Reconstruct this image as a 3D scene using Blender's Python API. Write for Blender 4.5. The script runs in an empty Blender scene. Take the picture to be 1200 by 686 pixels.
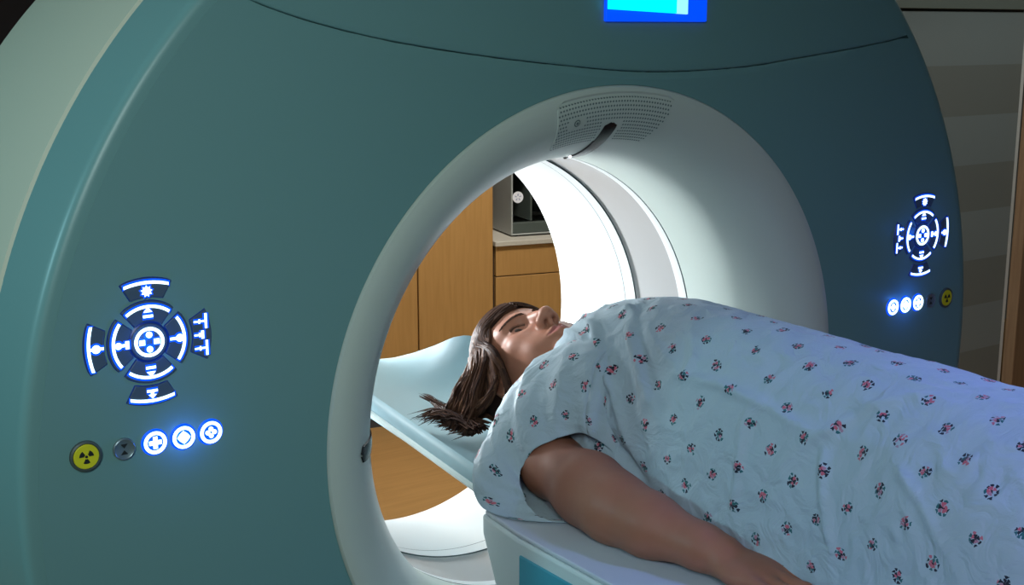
import bpy, math, random
import numpy as np
from mathutils import Vector, Matrix, noise
random.seed(7)
C = bpy.context.scene.collection
PI = math.pi
R_ = math.radians
FLOOR = -.93

# ------------------------------------------------------------------ materials
def mat(name, color=(.5, .5, .5), rough=.5, metal=0., spec=.5, emis=None, estr=1., bump=None, coat=0., sss=0., var=0., varscale=20., sheen=0.):
    m = bpy.data.materials.new(name); m.use_nodes = True
    nt = m.node_tree; b = nt.nodes['Principled BSDF']
    b.inputs['Base Color'].default_value = (*color, 1)
    b.inputs['Roughness'].default_value = rough
    b.inputs['Metallic'].default_value = metal
    b.inputs['Specular IOR Level'].default_value = spec
    b.inputs['Coat Weight'].default_value = coat
    b.inputs['Sheen Weight'].default_value = sheen
    if sss:
        b.inputs['Subsurface Weight'].default_value = sss
        b.inputs['Subsurface Radius'].default_value = (.012, .005, .003)
    if emis:
        b.inputs['Emission Color'].default_value = (*emis, 1)
        b.inputs['Emission Strength'].default_value = estr
    tc = nt.nodes.new('ShaderNodeTexCoord')
    if var:
        n = nt.nodes.new('ShaderNodeTexNoise'); n.inputs['Scale'].default_value = varscale; n.inputs['Detail'].default_value = 4
        nt.links.new(tc.outputs['Object'], n.inputs['Vector'])
        mx = nt.nodes.new('ShaderNodeMix'); mx.data_type = 'RGBA'
        mx.inputs['A'].default_value = (*[c * (1 - var) for c in color], 1)
        mx.inputs['B'].default_value = (*[min(1, c * (1 + var)) for c in color], 1)
        nt.links.new(n.outputs['Fac'], mx.inputs['Factor']); nt.links.new(mx.outputs['Result'], b.inputs['Base Color'])
    if bump:
        n = nt.nodes.new('ShaderNodeTexNoise'); n.inputs['Scale'].default_value = bump[0]; n.inputs['Detail'].default_value = 5
        nt.links.new(tc.outputs['Object'], n.inputs['Vector'])
        bp = nt.nodes.new('ShaderNodeBump'); bp.inputs['Strength'].default_value = bump[1]; bp.inputs['Distance'].default_value = bump[2]
        nt.links.new(n.outputs['Fac'], bp.inputs['Height']); nt.links.new(bp.outputs['Normal'], b.inputs['Normal'])
    return m

def wood_mat(name, c1, c2, axis='z'):
    m = mat(name, c1, .42, spec=.4)
    nt = m.node_tree; b = nt.nodes['Principled BSDF']
    tc = nt.nodes.new('ShaderNodeTexCoord'); mp = nt.nodes.new('ShaderNodeMapping')
    mp.inputs['Scale'].default_value = {'z': (26, 26, 1.6), 'x': (1.6, 26, 26), 'y': (26, 1.6, 26)}[axis]
    nt.links.new(tc.outputs['Object'], mp.inputs['Vector'])
    n = nt.nodes.new('ShaderNodeTexNoise'); n.inputs['Scale'].default_value = 3.; n.inputs['Detail'].default_value = 6; n.inputs['Distortion'].default_value = .6
    nt.links.new(mp.outputs['Vector'], n.inputs['Vector'])
    cr = nt.nodes.new('ShaderNodeValToRGB')
    cr.color_ramp.elements[0].position = .3; cr.color_ramp.elements[0].color = (*c2, 1)
    cr.color_ramp.elements[1].position = .7; cr.color_ramp.elements[1].color = (*c1, 1)
    nt.links.new(n.outputs['Fac'], cr.inputs['Fac']); nt.links.new(cr.outputs['Color'], b.inputs['Base Color'])
    return m

M = {}
M['teal'] = mat('teal_plastic', (.135, .275, .285), .36, spec=.35, bump=(900, .06, .001))
M['teal_groove'] = mat('groove', (.06, .13, .13), .6)
M['shell'] = mat('cream_plastic', (.50, .51, .42), .55, spec=.3)
M['ring'] = mat('ring_plastic', (.46, .53, .495), .38, spec=.4)
M['liner'] = mat('liner_plastic', (.62, .66, .67), .30, spec=.5)
M['mylar'] = mat('grey_window', (.42, .42, .42), .25, spec=.5)
M['seam'] = mat('dark_seam', (.05, .09, .10), .6)
M['perf'] = mat('perforation', (.10, .15, .15), .7)
M['laser'] = mat('smoked_glass', (.012, .012, .016), .2, spec=.18)
M['btn'] = mat('button_slate', (.06, .095, .14), .4)
M['glow'] = mat('white_backlight', (.8, .9, 1), .4, emis=(.62, .85, 1.0), estr=2.6)
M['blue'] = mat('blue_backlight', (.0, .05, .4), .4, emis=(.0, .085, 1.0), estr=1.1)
M['bluedim'] = mat('blue_rim_glow', (.01, .03, .10), .4, emis=(.0, .07, 1.0), estr=.10)
M['yellow'] = mat('yellow_plastic', (.62, .60, .02), .4)
M['black'] = mat('black_plastic', (.015, .018, .018), .45)
M['rubber'] = mat('dark_bezel', (.06, .085, .085), .5)
M['greybtn'] = mat('grey_metal', (.16, .22, .25), .35, metal=.4)
M['screen'] = mat('cyan_screen', (0, .3, .4), .3, emis=(.0, .80, 1.0), estr=1.25)
M['screenfade'] = mat('pale_screen', (0, .3, .4), .3, emis=(.35, .90, .95), estr=1.1)
M['screenblue'] = mat('screenlit_bezel', (0, .03, .4), .4, emis=(.0, .075, 1.0), estr=1.0)
M['table'] = mat('table_plastic', (.60, .70, .72), .35, spec=.45)
M['tabletop'] = mat('table_top_vinyl', (.50, .56, .62), .4, spec=.4)
M['tableblue'] = mat('table_blue', (.05, .33, .45), .4, spec=.4)
M['cradle'] = mat('cradle_vinyl', (.30, .46, .52), .52, spec=.3)
M['cradletrim'] = mat('cradle_trim', (.70, .82, .82), .35)
M['wood'] = wood_mat('maple_veneer', (.46, .255, .085), (.40, .215, .068))
M['woodfloor'] = wood_mat('wood_floor_vinyl', (.44, .25, .09), (.37, .205, .07), 'x')
M['gap'] = mat('dark_gap', (.03, .018, .008), .8)
M['toe'] = mat('toe_kick', (.05, .05, .055), .7)
M['counter'] = mat('beige_laminate', (.50, .47, .40), .45, var=.06, varscale=90)
M['steel'] = mat('grey_enamel', (.36, .38, .36), .4, metal=.1)
M['darkglass'] = mat('dark_glass', (.012, .016, .014), .12, spec=.6)
M['inner'] = mat('grey_inner', (.06, .075, .065), .6)
M['sticker'] = mat('white_sticker', (.75, .76, .80), .5)
M['ink'] = mat('blue_grey_ink', (.30, .34, .48), .6)
M['wallpaint'] = mat('wall_paint', (.16, .17, .16), .8, bump=(120, .1, .002))
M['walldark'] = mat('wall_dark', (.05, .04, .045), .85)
M['stripeA'] = mat('stripe_pale', (.205, .245, .245), .6, bump=(300, .1, .001))
M['stripeB'] = mat('stripe_taupe', (.168, .188, .175), .65, bump=(300, .1, .001))
M['panelTop'] = mat('panel_olive', (.13, .155, .135), .6)
M['ceil'] = mat('ceiling_tile', (.55, .56, .55), .9)
M['whitetrim'] = mat('white_trim', (.62, .66, .64), .5)
M['browntrim'] = wood_mat('brown_panel', (.25, .16, .09), (.19, .115, .065))
M['eye'] = mat('eye_white', (.55, .50, .46), .35, spec=.3)
M['iris'] = mat('iris_brown', (.035, .018, .010), .3, spec=.25)
M['brow'] = mat('brow_hair', (.06, .032, .022), .7, spec=.1)

def hair_mat():
    m = mat('brown_hair', (.05, .026, .018), .65, spec=.05)
    nt = m.node_tree; b = nt.nodes['Principled BSDF']
    at = nt.nodes.new('ShaderNodeAttribute'); at.attribute_name = 'strand'
    cr = nt.nodes.new('ShaderNodeValToRGB')
    cr.color_ramp.elements[0].color = (.022, .011, .009, 1); cr.color_ramp.elements[0].position = .1
    cr.color_ramp.elements[1].color = (.105, .050, .029, 1); cr.color_ramp.elements[1].position = 1.
    nt.links.new(at.outputs['Fac'], cr.inputs['Fac']); nt.links.new(cr.outputs['Color'], b.inputs['Base Color'])
    b.inputs['Anisotropic'].default_value = .0
    return m
M['hair'] = hair_mat()

def skin_mat():
    m = mat('skin', (.40, .21, .14), .5, spec=.36, sss=.12, bump=(700, .12, .0006))
    nt = m.node_tree; b = nt.nodes['Principled BSDF']
    at = nt.nodes.new('ShaderNodeAttribute'); at.attribute_name = 'lip'
    n = nt.nodes.new('ShaderNodeTexNoise'); n.inputs['Scale'].default_value = 45; n.inputs['Detail'].default_value = 4
    tc = nt.nodes.new('ShaderNodeTexCoord'); nt.links.new(tc.outputs['Object'], n.inputs['Vector'])
    mx = nt.nodes.new('ShaderNodeMix'); mx.data_type = 'RGBA'
    mx.inputs['A'].default_value = (.29, .118, .072, 1); mx.inputs['B'].default_value = (.345, .147, .093, 1)
    nt.links.new(n.outputs['Fac'], mx.inputs['Factor'])
    m2 = nt.nodes.new('ShaderNodeMix'); m2.data_type = 'RGBA'
    m2.inputs['B'].default_value = (.36, .115, .105, 1)
    nt.links.new(at.outputs['Fac'], m2.inputs['Factor']); nt.links.new(mx.outputs['Result'], m2.inputs['A'])
    nt.links.new(m2.outputs['Result'], b.inputs['Base Color'])
    return m
M['skin'] = skin_mat()

def gown_mat():
    m = mat('printed_cotton', (.5, .62, .68), .78, spec=.2, sheen=.15)
    nt = m.node_tree; N = nt.nodes; L = nt.links; b = N['Principled BSDF']
    def math_(op, a, bb=None, c=None):
        n = N.new('ShaderNodeMath'); n.operation = op
        for i, v in enumerate((a, bb, c)):
            if v is None: continue
            if isinstance(v, (int, float)): n.inputs[i].default_value = v
            else: L.new(v, n.inputs[i])
        return n.outputs[0]
    uv = N.new('ShaderNodeUVMap'); uv.uv_map = 'cloth'
    sep = N.new('ShaderNodeSeparateXYZ'); L.new(uv.outputs['UV'], sep.inputs[0])
    PU, PV = .042, .053               # print repeat in metres, half drop
    gu = math_('DIVIDE', sep.outputs['X'], PU)
    ci = math_('FLOOR', gu)
    half = math_('MULTIPLY', math_('MODULO', math_('ABSOLUTE', ci), 2.), .5)
    gv = math_('ADD', math_('DIVIDE', sep.outputs['Y'], PV), half)
    cj = math_('FLOOR', gv)
    cell = N.new('ShaderNodeCombineXYZ'); L.new(ci, cell.inputs[0]); L.new(cj, cell.inputs[1])
    wn = N.new('ShaderNodeTexWhiteNoise'); wn.noise_dimensions = '2D'; L.new(cell.outputs[0], wn.inputs['Vector'])
    wsep = N.new('ShaderNodeSeparateColor'); L.new(wn.outputs['Color'], wsep.inputs[0])
    lu = math_('MULTIPLY', math_('SUBTRACT', math_('SUBTRACT', gu, ci), math_('ADD', .5, math_('MULTIPLY', math_('SUBTRACT', wsep.outputs[0], .5), .16))), PU)
    lv = math_('MULTIPLY', math_('SUBTRACT', math_('SUBTRACT', gv, cj), math_('ADD', .5, math_('MULTIPLY', math_('SUBTRACT', wsep.outputs[1], .5), .16))), PV)
    r = math_('SQRT', math_('ADD', math_('MULTIPLY', lu, lu), math_('MULTIPLY', lv, lv)))
    nz = N.new('ShaderNodeTexNoise'); nz.noise_dimensions = '2D'; nz.inputs['Scale'].default_value = 190; nz.inputs['Detail'].default_value = 1; L.new(uv.outputs['UV'], nz.inputs['Vector'])
    nzs = N.new('ShaderNodeSeparateColor'); L.new(nz.outputs['Color'], nzs.inputs[0])
    lu = math_('ADD', lu, math_('MULTIPLY', math_('SUBTRACT', nzs.outputs[0], .5), .0034))
    lv = math_('ADD', math_('MULTIPLY', lv, math_('ADD', .92, math_('MULTIPLY', wsep.outputs[0], .3))), math_('MULTIPLY', math_('SUBTRACT', nzs.outputs[1], .5), .0034))
    r = math_('SQRT', math_('ADD', math_('MULTIPLY', lu, lu), math_('MULTIPLY', lv, lv)))
    ang = math_('ADD', math_('ARCTAN2', lv, lu), math_('MULTIPLY', wsep.outputs[2], 6.283))
    def petals(n, r0, jr, wt, wr, seed, ph, drop):
        q = math_('ADD', math_('DIVIDE', ang, 2 * PI / n), 20. + ph)
        k = math_('FLOOR', q)
        kk = math_('MODULO', k, float(n))
        cv = N.new('ShaderNodeCombineXYZ'); L.new(math_('ADD', math_('MULTIPLY', ci, 3.7), kk), cv.inputs[0]); L.new(math_('ADD', math_('MULTIPLY', cj, 5.3), seed), cv.inputs[1])
        w2 = N.new('ShaderNodeTexWhiteNoise'); w2.noise_dimensions = '2D'; L.new(cv.outputs[0], w2.inputs['Vector'])
        ws = N.new('ShaderNodeSeparateColor'); L.new(w2.outputs['Color'], ws.inputs[0])
        la = math_('MULTIPLY', math_('SUBTRACT', math_('SUBTRACT', q, k), math_('ADD', .5, math_('MULTIPLY', math_('SUBTRACT', ws.outputs[1], .5), .25))), math_('MULTIPLY', r, 2 * PI / n))
        dr = math_('SUBTRACT', r, math_('ADD', r0, math_('MULTIPLY', math_('SUBTRACT', ws.outputs[2], .5), jr)))
        # petal tapering inwards
        width = math_('MULTIPLY_ADD', dr, .55, wt)
        m1 = math_('LESS_THAN', math_('ABSOLUTE', la), width)
        m2 = math_('LESS_THAN', math_('ABSOLUTE', dr), wr)
        return math_('MULTIPLY', math_('MULTIPLY', m1, m2), math_('GREATER_THAN', ws.outputs[1], drop)), ws.outputs[0]
    mo, co = petals(8, .0063, .0022, .00165, .00145, 11., .0, .12)
    mi, ci_ = petals(5, .0028, .0011, .0017, .0020, 47., .3, .05)
    mc = math_('LESS_THAN', math_('ADD', math_('ABSOLUTE', math_('MULTIPLY', lu, .5)), math_('ABSOLUTE', math_('ADD', lv, math_('MULTIPLY', lu, .6)))), .0012)
    def ramp(stops, f):
        cr = N.new('ShaderNodeValToRGB'); cr.color_ramp.interpolation = 'CONSTANT'; e = cr.color_ramp.elements
        e[0].position = 0; e[0].color = (*stops[0][1], 1); e[1].position = stops[1][0]; e[1].color = (*stops[1][1], 1)
        for p_, c_ in stops[2:]: x = e.new(p_); x.color = (*c_, 1)
        L.new(f, cr.inputs['Fac']); return cr.outputs['Color']
    colo = ramp([(0, (.015, .022, .04)), (.48, (.025, .13, .15)), (.84, (.50, .14, .19)), (.94, (.36, .24, .33))], co)
    coli = ramp([(0, (.52, .12, .17)), (.40, (.42, .20, .28)), (.56, (.02, .025, .04)), (.82, (.03, .14, .15))], ci_)
    def mixc(f, a, bcol):
        m_ = N.new('ShaderNodeMix'); m_.data_type = 'RGBA'; L.new(f, m_.inputs['Factor'])
        for k_, v_ in (('A', a), ('B', bcol)):
            if isinstance(v_, tuple): m_.inputs[k_].default_value = v_
            else: L.new(v_, m_.inputs[k_])
        return m_.outputs['Result']
    base_ = mixc(mo, (.37, .475, .545, 1), colo)
    base_ = mixc(mi, base_, coli)
    base_ = mixc(mc, base_, (.03, .02, .04, 1))
    L.new(base_, b.inputs['Base Color'])
    # crumpled cloth
    tc = N.new('ShaderNodeTexCoord')
    n1 = N.new('ShaderNodeTexNoise'); n1.inputs['Scale'].default_value = 26; n1.inputs['Detail'].default_value = 6; n1.inputs['Distortion'].default_value = 1.2
    L.new(tc.outputs['Object'], n1.inputs['Vector'])
    n2 = N.new('ShaderNodeTexNoise'); n2.inputs['Scale'].default_value = 900; L.new(tc.outputs['Object'], n2.inputs['Vector'])
    h = math_('ADD', n1.outputs['Fac'], math_('MULTIPLY', n2.outputs['Fac'], .03))
    bp = N.new('ShaderNodeBump'); bp.inputs['Strength'].default_value = .55; bp.inputs['Distance'].default_value = .013
    L.new(h, bp.inputs['Height']); L.new(bp.outputs['Normal'], b.inputs['Normal'])
    return m
M['gown'] = gown_mat()

# ------------------------------------------------------------------ helpers
class MB:
    def __init__(s): s.v = []; s.f = []; s.mi = []; s.cur = 0
    def add(s, vs, fs):
        o = len(s.v); s.v.extend([tuple(map(float, v)) for v in vs])
        for f in fs: s.f.append([i + o for i in f]); s.mi.append(s.cur)
    def box(s, a, b, xf=None):
        (x0, y0, z0), (x1, y1, z1) = a, b
        vs = [(x0, y0, z0), (x1, y0, z0), (x1, y1, z0), (x0, y1, z0), (x0, y0, z1), (x1, y0, z1), (x1, y1, z1), (x0, y1, z1)]
        if xf: vs = [xf(v) for v in vs]
        s.add(vs, [(0, 3, 2, 1), (4, 5, 6, 7), (0, 1, 5, 4), (1, 2, 6, 5), (2, 3, 7, 6), (3, 0, 4, 7)])
    def grid(s, P, closeu=False, closev=False):
        nu, nv = len(P), len(P[0]); vs = [p for row in P for p in row]; fs = []
        for i in range(nu if closeu else nu - 1):
            for j in range(nv if closev else nv - 1):
                a = i * nv + j; b = ((i + 1) % nu) * nv + j; c = ((i + 1) % nu) * nv + (j + 1) % nv; d = i * nv + (j + 1) % nv
                fs.append((a, b, c, d))
        s.add(vs, fs)
    def prism(s, poly, fn, d0, d1):       # poly 2D, fn(u,w,d)->3D ; front at d1
        n = len(poly)
        s.add([fn(u, w, d0) for u, w in poly] + [fn(u, w, d1) for u, w in poly],
              [tuple(range(n, 2 * n)), tuple(range(n - 1, -1, -1))] + [(i, (i + 1) % n, n + (i + 1) % n, n + i) for i in range(n)])
    def tube(s, pts, rads, n=6, flat=1.):
        pts = [Vector(p) for p in pts]; rows = []
        up = Vector((0, 0, 1))
        for i, p in enumerate(pts):
            t = (pts[min(i + 1, len(pts) - 1)] - pts[max(i - 1, 0)]).normalized()
            a = t.cross(up)
            if a.length < 1e-4: a = t.cross(Vector((1, 0, 0)))
            a.normalize(); bb = t.cross(a).normalized(); r = rads[i] if hasattr(rads, '__len__') else rads
            rows.append([p + a * (math.cos(2 * PI * k / n) * r) + bb * (math.sin(2 * PI * k / n) * r * flat) for k in range(n)])
        self_v0 = len(s.v)
        s.grid(rows, closev=True)
        o = self_v0; m = len(rows)
        s.f.append([o + k for k in range(n)][::-1]); s.mi.append(s.cur)
        s.f.append([o + (m - 1) * n + k for k in range(n)]); s.mi.append(s.cur)
    def build(s, name, mats, parent=None, smooth=True, bevel=0, angle=40, fix=True):
        me = bpy.data.meshes.new(name); me.from_pydata(s.v, [], s.f); me.update()
        if not isinstance(mats, (list, tuple)): mats = [mats]
        for m in mats: me.materials.append(m)
        if len(mats) > 1: me.polygons.foreach_set('material_index', s.mi)
        return link(name, me, parent, smooth, bevel, angle, fix)

def link(name, me, parent=None, smooth=True, bevel=0, angle=40, fix=True):
    import bmesh
    if fix:
        bm = bmesh.new(); bm.from_mesh(me); bmesh.ops.recalc_face_normals(bm, faces=bm.faces); bm.to_mesh(me); bm.free()
    o = bpy.data.objects.new(name, me); C.objects.link(o)
    if parent: o.parent = parent
    if smooth:
        me.polygons.foreach_set('use_smooth', [True] * len(me.polygons))
        try: me.set_sharp_from_angle(angle=R_(angle))
        except Exception: pass
    if bevel:
        b = o.modifiers.new('bevel', 'BEVEL'); b.width = bevel; b.segments = 3; b.limit_method = 'ANGLE'; b.angle_limit = R_(35); b.harden_normals = False
    return o

def tag(o, label=None, cat=None, group=None, kind=None):
    if label: o['label'] = label
    if cat: o['category'] = cat
    if group: o['group'] = group
    if kind: o['kind'] = kind
    return o
def empty(name, loc=(0, 0, 0), rz=0):
    o = bpy.data.objects.new(name, None); C.objects.link(o); o.location = loc; o.rotation_euler = (0, 0, rz); o.empty_display_size = .1
    return o
def revolve(prof, n=256, a0=0, a1=2 * PI):   # prof (r,y) about the bore axis; angle from +z towards +x
    full = abs(a1 - a0 - 2 * PI) < 1e-6
    rows = []
    for i in range(n if full else n + 1):
        t = a0 + (a1 - a0) * i / n
        rows.append([(r * math.sin(t), y, r * math.cos(t)) for r, y in prof])
    return rows, full
def catmull(pts, n, closed=False):
    pts = [np.array(p, float) for p in pts]; m = len(pts); out = []
    segs = m if closed else m - 1
    for i in range(segs):
        if closed: p0, p1, p2, p3 = pts[(i - 1) % m], pts[i], pts[(i + 1) % m], pts[(i + 2) % m]
        else: p0, p1, p2, p3 = pts[max(i - 1, 0)], pts[i], pts[i + 1], pts[min(i + 2, m - 1)]
        for k in range(n):
            t = k / n
            out.append(.5 * ((2 * p1) + (-p0 + p2) * t + (2 * p0 - 5 * p1 + 4 * p2 - p3) * t * t + (-p0 + 3 * p1 - 3 * p2 + p3) * t ** 3))
    if not closed: out.append(pts[-1])
    return out

# ------------------------------------------------------------------ SCANNER
scanner = empty('ct_scanner', (0, 0, 0))
tag(scanner, 'large teal ring-shaped scanner with a white lit bore and glowing blue buttons', 'scanner')
RING = .4505
FL = [(.4505, .012), (.4505, .0), (.448, -.004), (.436, -.006), (.418, -.003), (.40, .006), (.383, .022), (.368, .042), (.355, .068), (.346, .1), (.3415, .14), (.3405, .18), (.3405, .2040)]
flare = [tuple(p) for p in catmull(FL[2:], 4)]
def rev(name, prof, m, parent=scanner, n=256, angle=40):
    mb = MB(); rows, full = revolve(prof, n); mb.grid(rows, closeu=full)
    return mb.build(name, m, parent, angle=angle, fix=False)
o = rev('bore_ring', [(.455, .03), (.4505, .006), (.4502, -.001)] + flare, M['ring'])
rev('bore_seam', [(.3405, .2040), (.3425, .2045), (.3425, .2065), (.3405, .207)], M['seam'])
rev('bore_band', [(.3405, .207), (.3405, .2245), (.3412, .2265)], M['liner'])
rev('scan_window', [(.3412, .2265), (.3435, .228), (.3435, .3435), (.3425, .3438)], M['mylar'])
rev('bore_seam', [(.3425, .3438), (.346, .3439), (.346, .3465), (.3402, .347)], M['seam'])
rear_prof = [(.3402, .347), (.3400, .3475), (.3402, .40), (.341, .46), (.344, .52), (.350, .56), (.357, .5835), (.368, .602), (.385, .613), (.40, .616)]
rev('bore_liner', [tuple(p) for p in catmull(rear_prof, 4)], M['liner'])
rev('bore_seam', [(.3399, .371), (.33985, .3712), (.33985, .3722), (.3399, .3724)], M['seam'])
rev('rear_cover', [(.40, .616), (.60, .612), (.78, .60), (.815, .585), (.828, .56)], M['shell'])
rev('side_shell', [(.828, .56), (.832, .50), (.834, .30), (.834, .12), (.832, .098), (.828, .096)], M['shell'])
rev('cover_rim', [(.792, .0005), (.800, .0010), (.8050, .0022), (.8090, .0050), (.8115, .0095), (.8130, .0150), (.8190, .042), (.8250, .068), (.8298, .090), (.824, .094)], M['teal'])

# front cover split by the sagging seam
SX = [(-.62, .600), (-.515, .552), (-.393, .519), (-.251, .496), (-.092, .478), (.055, .467), (.218, .469), (.36, .482), (.544, .503), (.64, .520)]
def seam_z(x):
    return float(np.interp(x, [p[0] for p in SMOOTH], [p[1] for p in SMOOTH]))
SMOOTH = [tuple(p) for p in catmull(SX, 12)]
RO = .7925
def cross_left():
    for x in np.linspace(-.35, -.75, 400):
        if x * x + seam_z(x) ** 2 >= RO * RO: return x
def cross_right():
    for x in np.linspace(.35, .75, 400):
        if x * x + seam_z(x) ** 2 >= RO * RO: return x
XL, XR = cross_left(), cross_right()
G = .0006
mb = MB(); rows = []
N = 360
for i in range(N):
    t = 2 * PI * i / N
    d = np.array([math.sin(t), math.cos(t)])
    ro = RO; cut = False
    if d[1] > 0:
        for r in np.linspace(RING, RO, 300):
            x, z = d * r
            if z > seam_z(x) - G: ro = r; cut = True; break
    row = []
    lw = .0095 * max(0, 1 - ((d[0] * ro - .03) / .42) ** 2) + .0008 if cut else 0.
    for k in range(13):
        r = RING + .0003 + (ro - lw - RING - .0003) * k / 12
        row.append((d[0] * r, 0., d[1] * r))
    dep = .004 if cut else 0.
    if cut:
        row.append((d[0] * (ro - .0006), lw * .28, d[1] * (ro - .0006))); row.append((d[0] * ro, .0045, d[1] * ro))
    else:
        row.append((d[0] * ro, .0005, d[1] * ro)); row.append((d[0] * ro, .002, d[1] * ro))
    rows.append([( RING * d[0], .004, RING * d[1])] + row)
mb.grid(rows, closeu=True)
mb.build('front_cover', M['teal'], scanner, angle=50, fix=False)
mb = MB(); rows = []
xs = np.linspace(XL + .004, XR - .004, 160)
for x in xs:
    z0 = seam_z(x) + G; z1 = math.sqrt(max(RO * RO - x * x, z0 * z0))
    z1 = max(z1, z0 + .001)
    row = [(x, .006, z0), (x, .0022, z0), (x, .0008, z0 + .001), (x, .0001, z0 + .003), (x, 0., z0 + .010)]
    row = [(p[0], p[1], min(p[2], z1)) for p in row]
    for k in range(1, 13):
        f = k / 12
        row.append((x, .0005 * f ** 3, max(row[4][2], z0 + .008 + (z1 - z0 - .008) * f) if z1 > z0 + .008 else z1))
    rows.append(row)
# opening for the display is left out of the sheet
SXL, SXR, SZ0, SZ1 = -.026, .1565, .5345, .665
def upper_cover():
    mb = MB()
    nv = len(rows[0]); vs = [p for r in rows for p in r]; fs = []
    for i in range(len(rows) - 1):
        for j in range(nv - 1):
            cx = (rows[i][j][0] + rows[i + 1][j][0]) / 2; cz = (rows[i][j][2] + rows[i + 1][j + 1][2]) / 2
            fs.append((i * nv + j, (i + 1) * nv + j, (i + 1) * nv + j + 1, i * nv + j + 1))
    mb.add(vs, fs)
    return mb.build('upper_cover', M['teal'], scanner, angle=50, fix=False)
upper_cover()
# backing of the groove
mb = MB(); pts = [p for p in SMOOTH if XL - .01 < p[0] < XR + .01]
mb.grid([[(x, .0048, z - .012), (x, .0048, z + .012)] for x, z in pts])
mb.build('cover_seam', M['teal_groove'], scanner, fix=False)
# base on the floor
mb = MB(); mb.box((-.78, .06, FLOOR), (.78, .57, -.55))
mb.build('pedestal', M['shell'], scanner, bevel=.03)

# display
def P3(u, w, d): return (u, -d, w)     # front plane: d towards the viewer
mb = MB()
mb.prism([(SXL, SZ0), (SXR, SZ0), (SXR, SZ1), (SXL, SZ1)], P3, .0, .006)
fr = mb.build('display_bezel', M['screenblue'], scanner, bevel=.002)  # emission stands in for screen light falling on the surround
tag(fr, 'deep blue surround of the display, screen light painted in')
mb = MB()
mb.prism([(-.0245, .5505), (.095, .5455), (.095, .66), (-.0245, .66)], P3, .0062, .011)
sc_ = mb.build('display_screen', M['screen'], fr, bevel=.0008)
mb = MB(); mb.prism([(.0951, .5454), (.1155, .5445), (.1155, .66), (.0951, .66)], P3, .0062, .011)
mb.build('screen_edge', M['screenfade'], fr, bevel=.0008)

# surface point of the flare: angle (deg from top, towards +x), arc length from the ring edge
fl_np = np.array(flare); fl_s = np.concatenate([[0], np.cumsum(np.hypot(*np.diff(fl_np, axis=0).T))])
def flare_pt(th, s, off=0.):
    r = np.interp(s, fl_s, fl_np[:, 0]); y = np.interp(s, fl_s, fl_np[:, 1])
    r2 = np.interp(s + .002, fl_s, fl_np[:, 0]); y2 = np.interp(s + .002, fl_s, fl_np[:, 1])
    r1 = np.interp(s - .002, fl_s, fl_np[:, 0]); y1 = np.interp(s - .002, fl_s, fl_np[:, 1])
    dr, dy = r2 - r1, y2 - y1; l = math.hypot(dr, dy) or 1
    nr, ny = dy / l, -dr / l           # into the open side
    if nr > 0: nr, ny = -nr, -ny
    if l and abs(dy) < 1e-6: nr, ny = 0, -1
    r += nr * off; y += ny * off; t = R_(th)
    return (r * math.sin(t), y, r * math.cos(t))
# speaker grille
def grille_hw(s):       # left and right angular limits by depth
    return -14.6 + .8 * max(0, (.02 - s) / .02) , 13.2 - 2.4 * max(0, (s - .03) / .06)
mb = MB(); rows = []
ns, na = 20, 60
s0, s1 = .006, .090
def round_in(a, s):     # pull corners in
    f = (s - s0) / (s1 - s0)
    l, r_ = grille_hw(s)
    c = 0
    if f < .12: c = (1 - math.sqrt(max(0, 1 - ((.12 - f) / .12) ** 2))) * 1.6
    if f > .88: c = (1 - math.sqrt(max(0, 1 - ((f - .88) / .12) ** 2))) * 1.6
    l += c; r_ -= c
    return l + (r_ - l) * a
for i in range(ns + 1):
    s = s0 + (s1 - s0) * i / ns
    rows.append([flare_pt(round_in(j / na, s), s, -.002 if (j in (0, na) or i in (0, ns)) else .0011) for j in range(na + 1)])
mb.grid(rows)
nrows, ncols = 13, 40
hole_r = .0015
mb2 = MB()
def disc_on_flare(m, th, s, rad, off, n=8):
    c = flare_pt(th, s, off); r = np.interp(s, fl_s, fl_np[:, 0])
    vs = [c] + [flare_pt(th + math.degrees(rad * math.cos(2 * PI * k / n) / r), s + rad * math.sin(2 * PI * k / n), off) for k in range(n)]
    m.add(vs, [(0, 1 + k, 1 + (k + 1) % n) for k in range(n)])
mb.cur = 1
for i in range(nrows):
    s = s0 + .0065 + (s1 - s0 - .013) * i / (nrows - 1)
    for j in range(ncols):
        a = (j + (.5 if i % 2 else 0) + .6) / (ncols + .9)
        th = round_in(.012 + .976 * a, s)
        if -11.6 < th < -7.6 and .031 < s < .05: continue
        if -3.0 < th < 2.0 and s > .046: continue
        disc_on_flare(mb, th, s, hole_r, .00135)
gr = mb.build('speaker_grille', [M['ring'], M['perf']], scanner, fix=False)
mb = MB(); disc_on_flare(mb, -9.7, .0405, .0052, .0024, 24); mb.cur = 1; disc_on_flare(mb, -9.7, .0405, .0036, .0027, 20)
mb.cur = 0; disc_on_flare(mb, -9.7, .0405, .0022, .0030, 20)
mb.build('microphone', [M['perf'], M['ring']], gr, fix=False)
# laser windows
def laser(thc, name='laser_window'):
    mb = MB(); rows = []
    for i in range(25):
        f = i / 24; s = .049 + .125 * f
        w = 1.55 if f > .06 else 1.55 * math.sqrt(max(0.02, 1 - ((.06 - f) / .06) ** 2))
        if f > .75: w *= max(.12, 1 - (f - .75) / .25)
        rows.append([flare_pt(thc + w * k, s, o_) for k, o_ in ((-1.12, -.001), (-1, .0022), (-.5, .0026), (0, .0028), (.5, .0026), (1, .0022), (1.12, -.001))])
    mb.grid(rows)
    return mb.build(name, M['laser'], scanner, fix=False)
laser(-.6); laser(-89.6); laser(90.)

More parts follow.
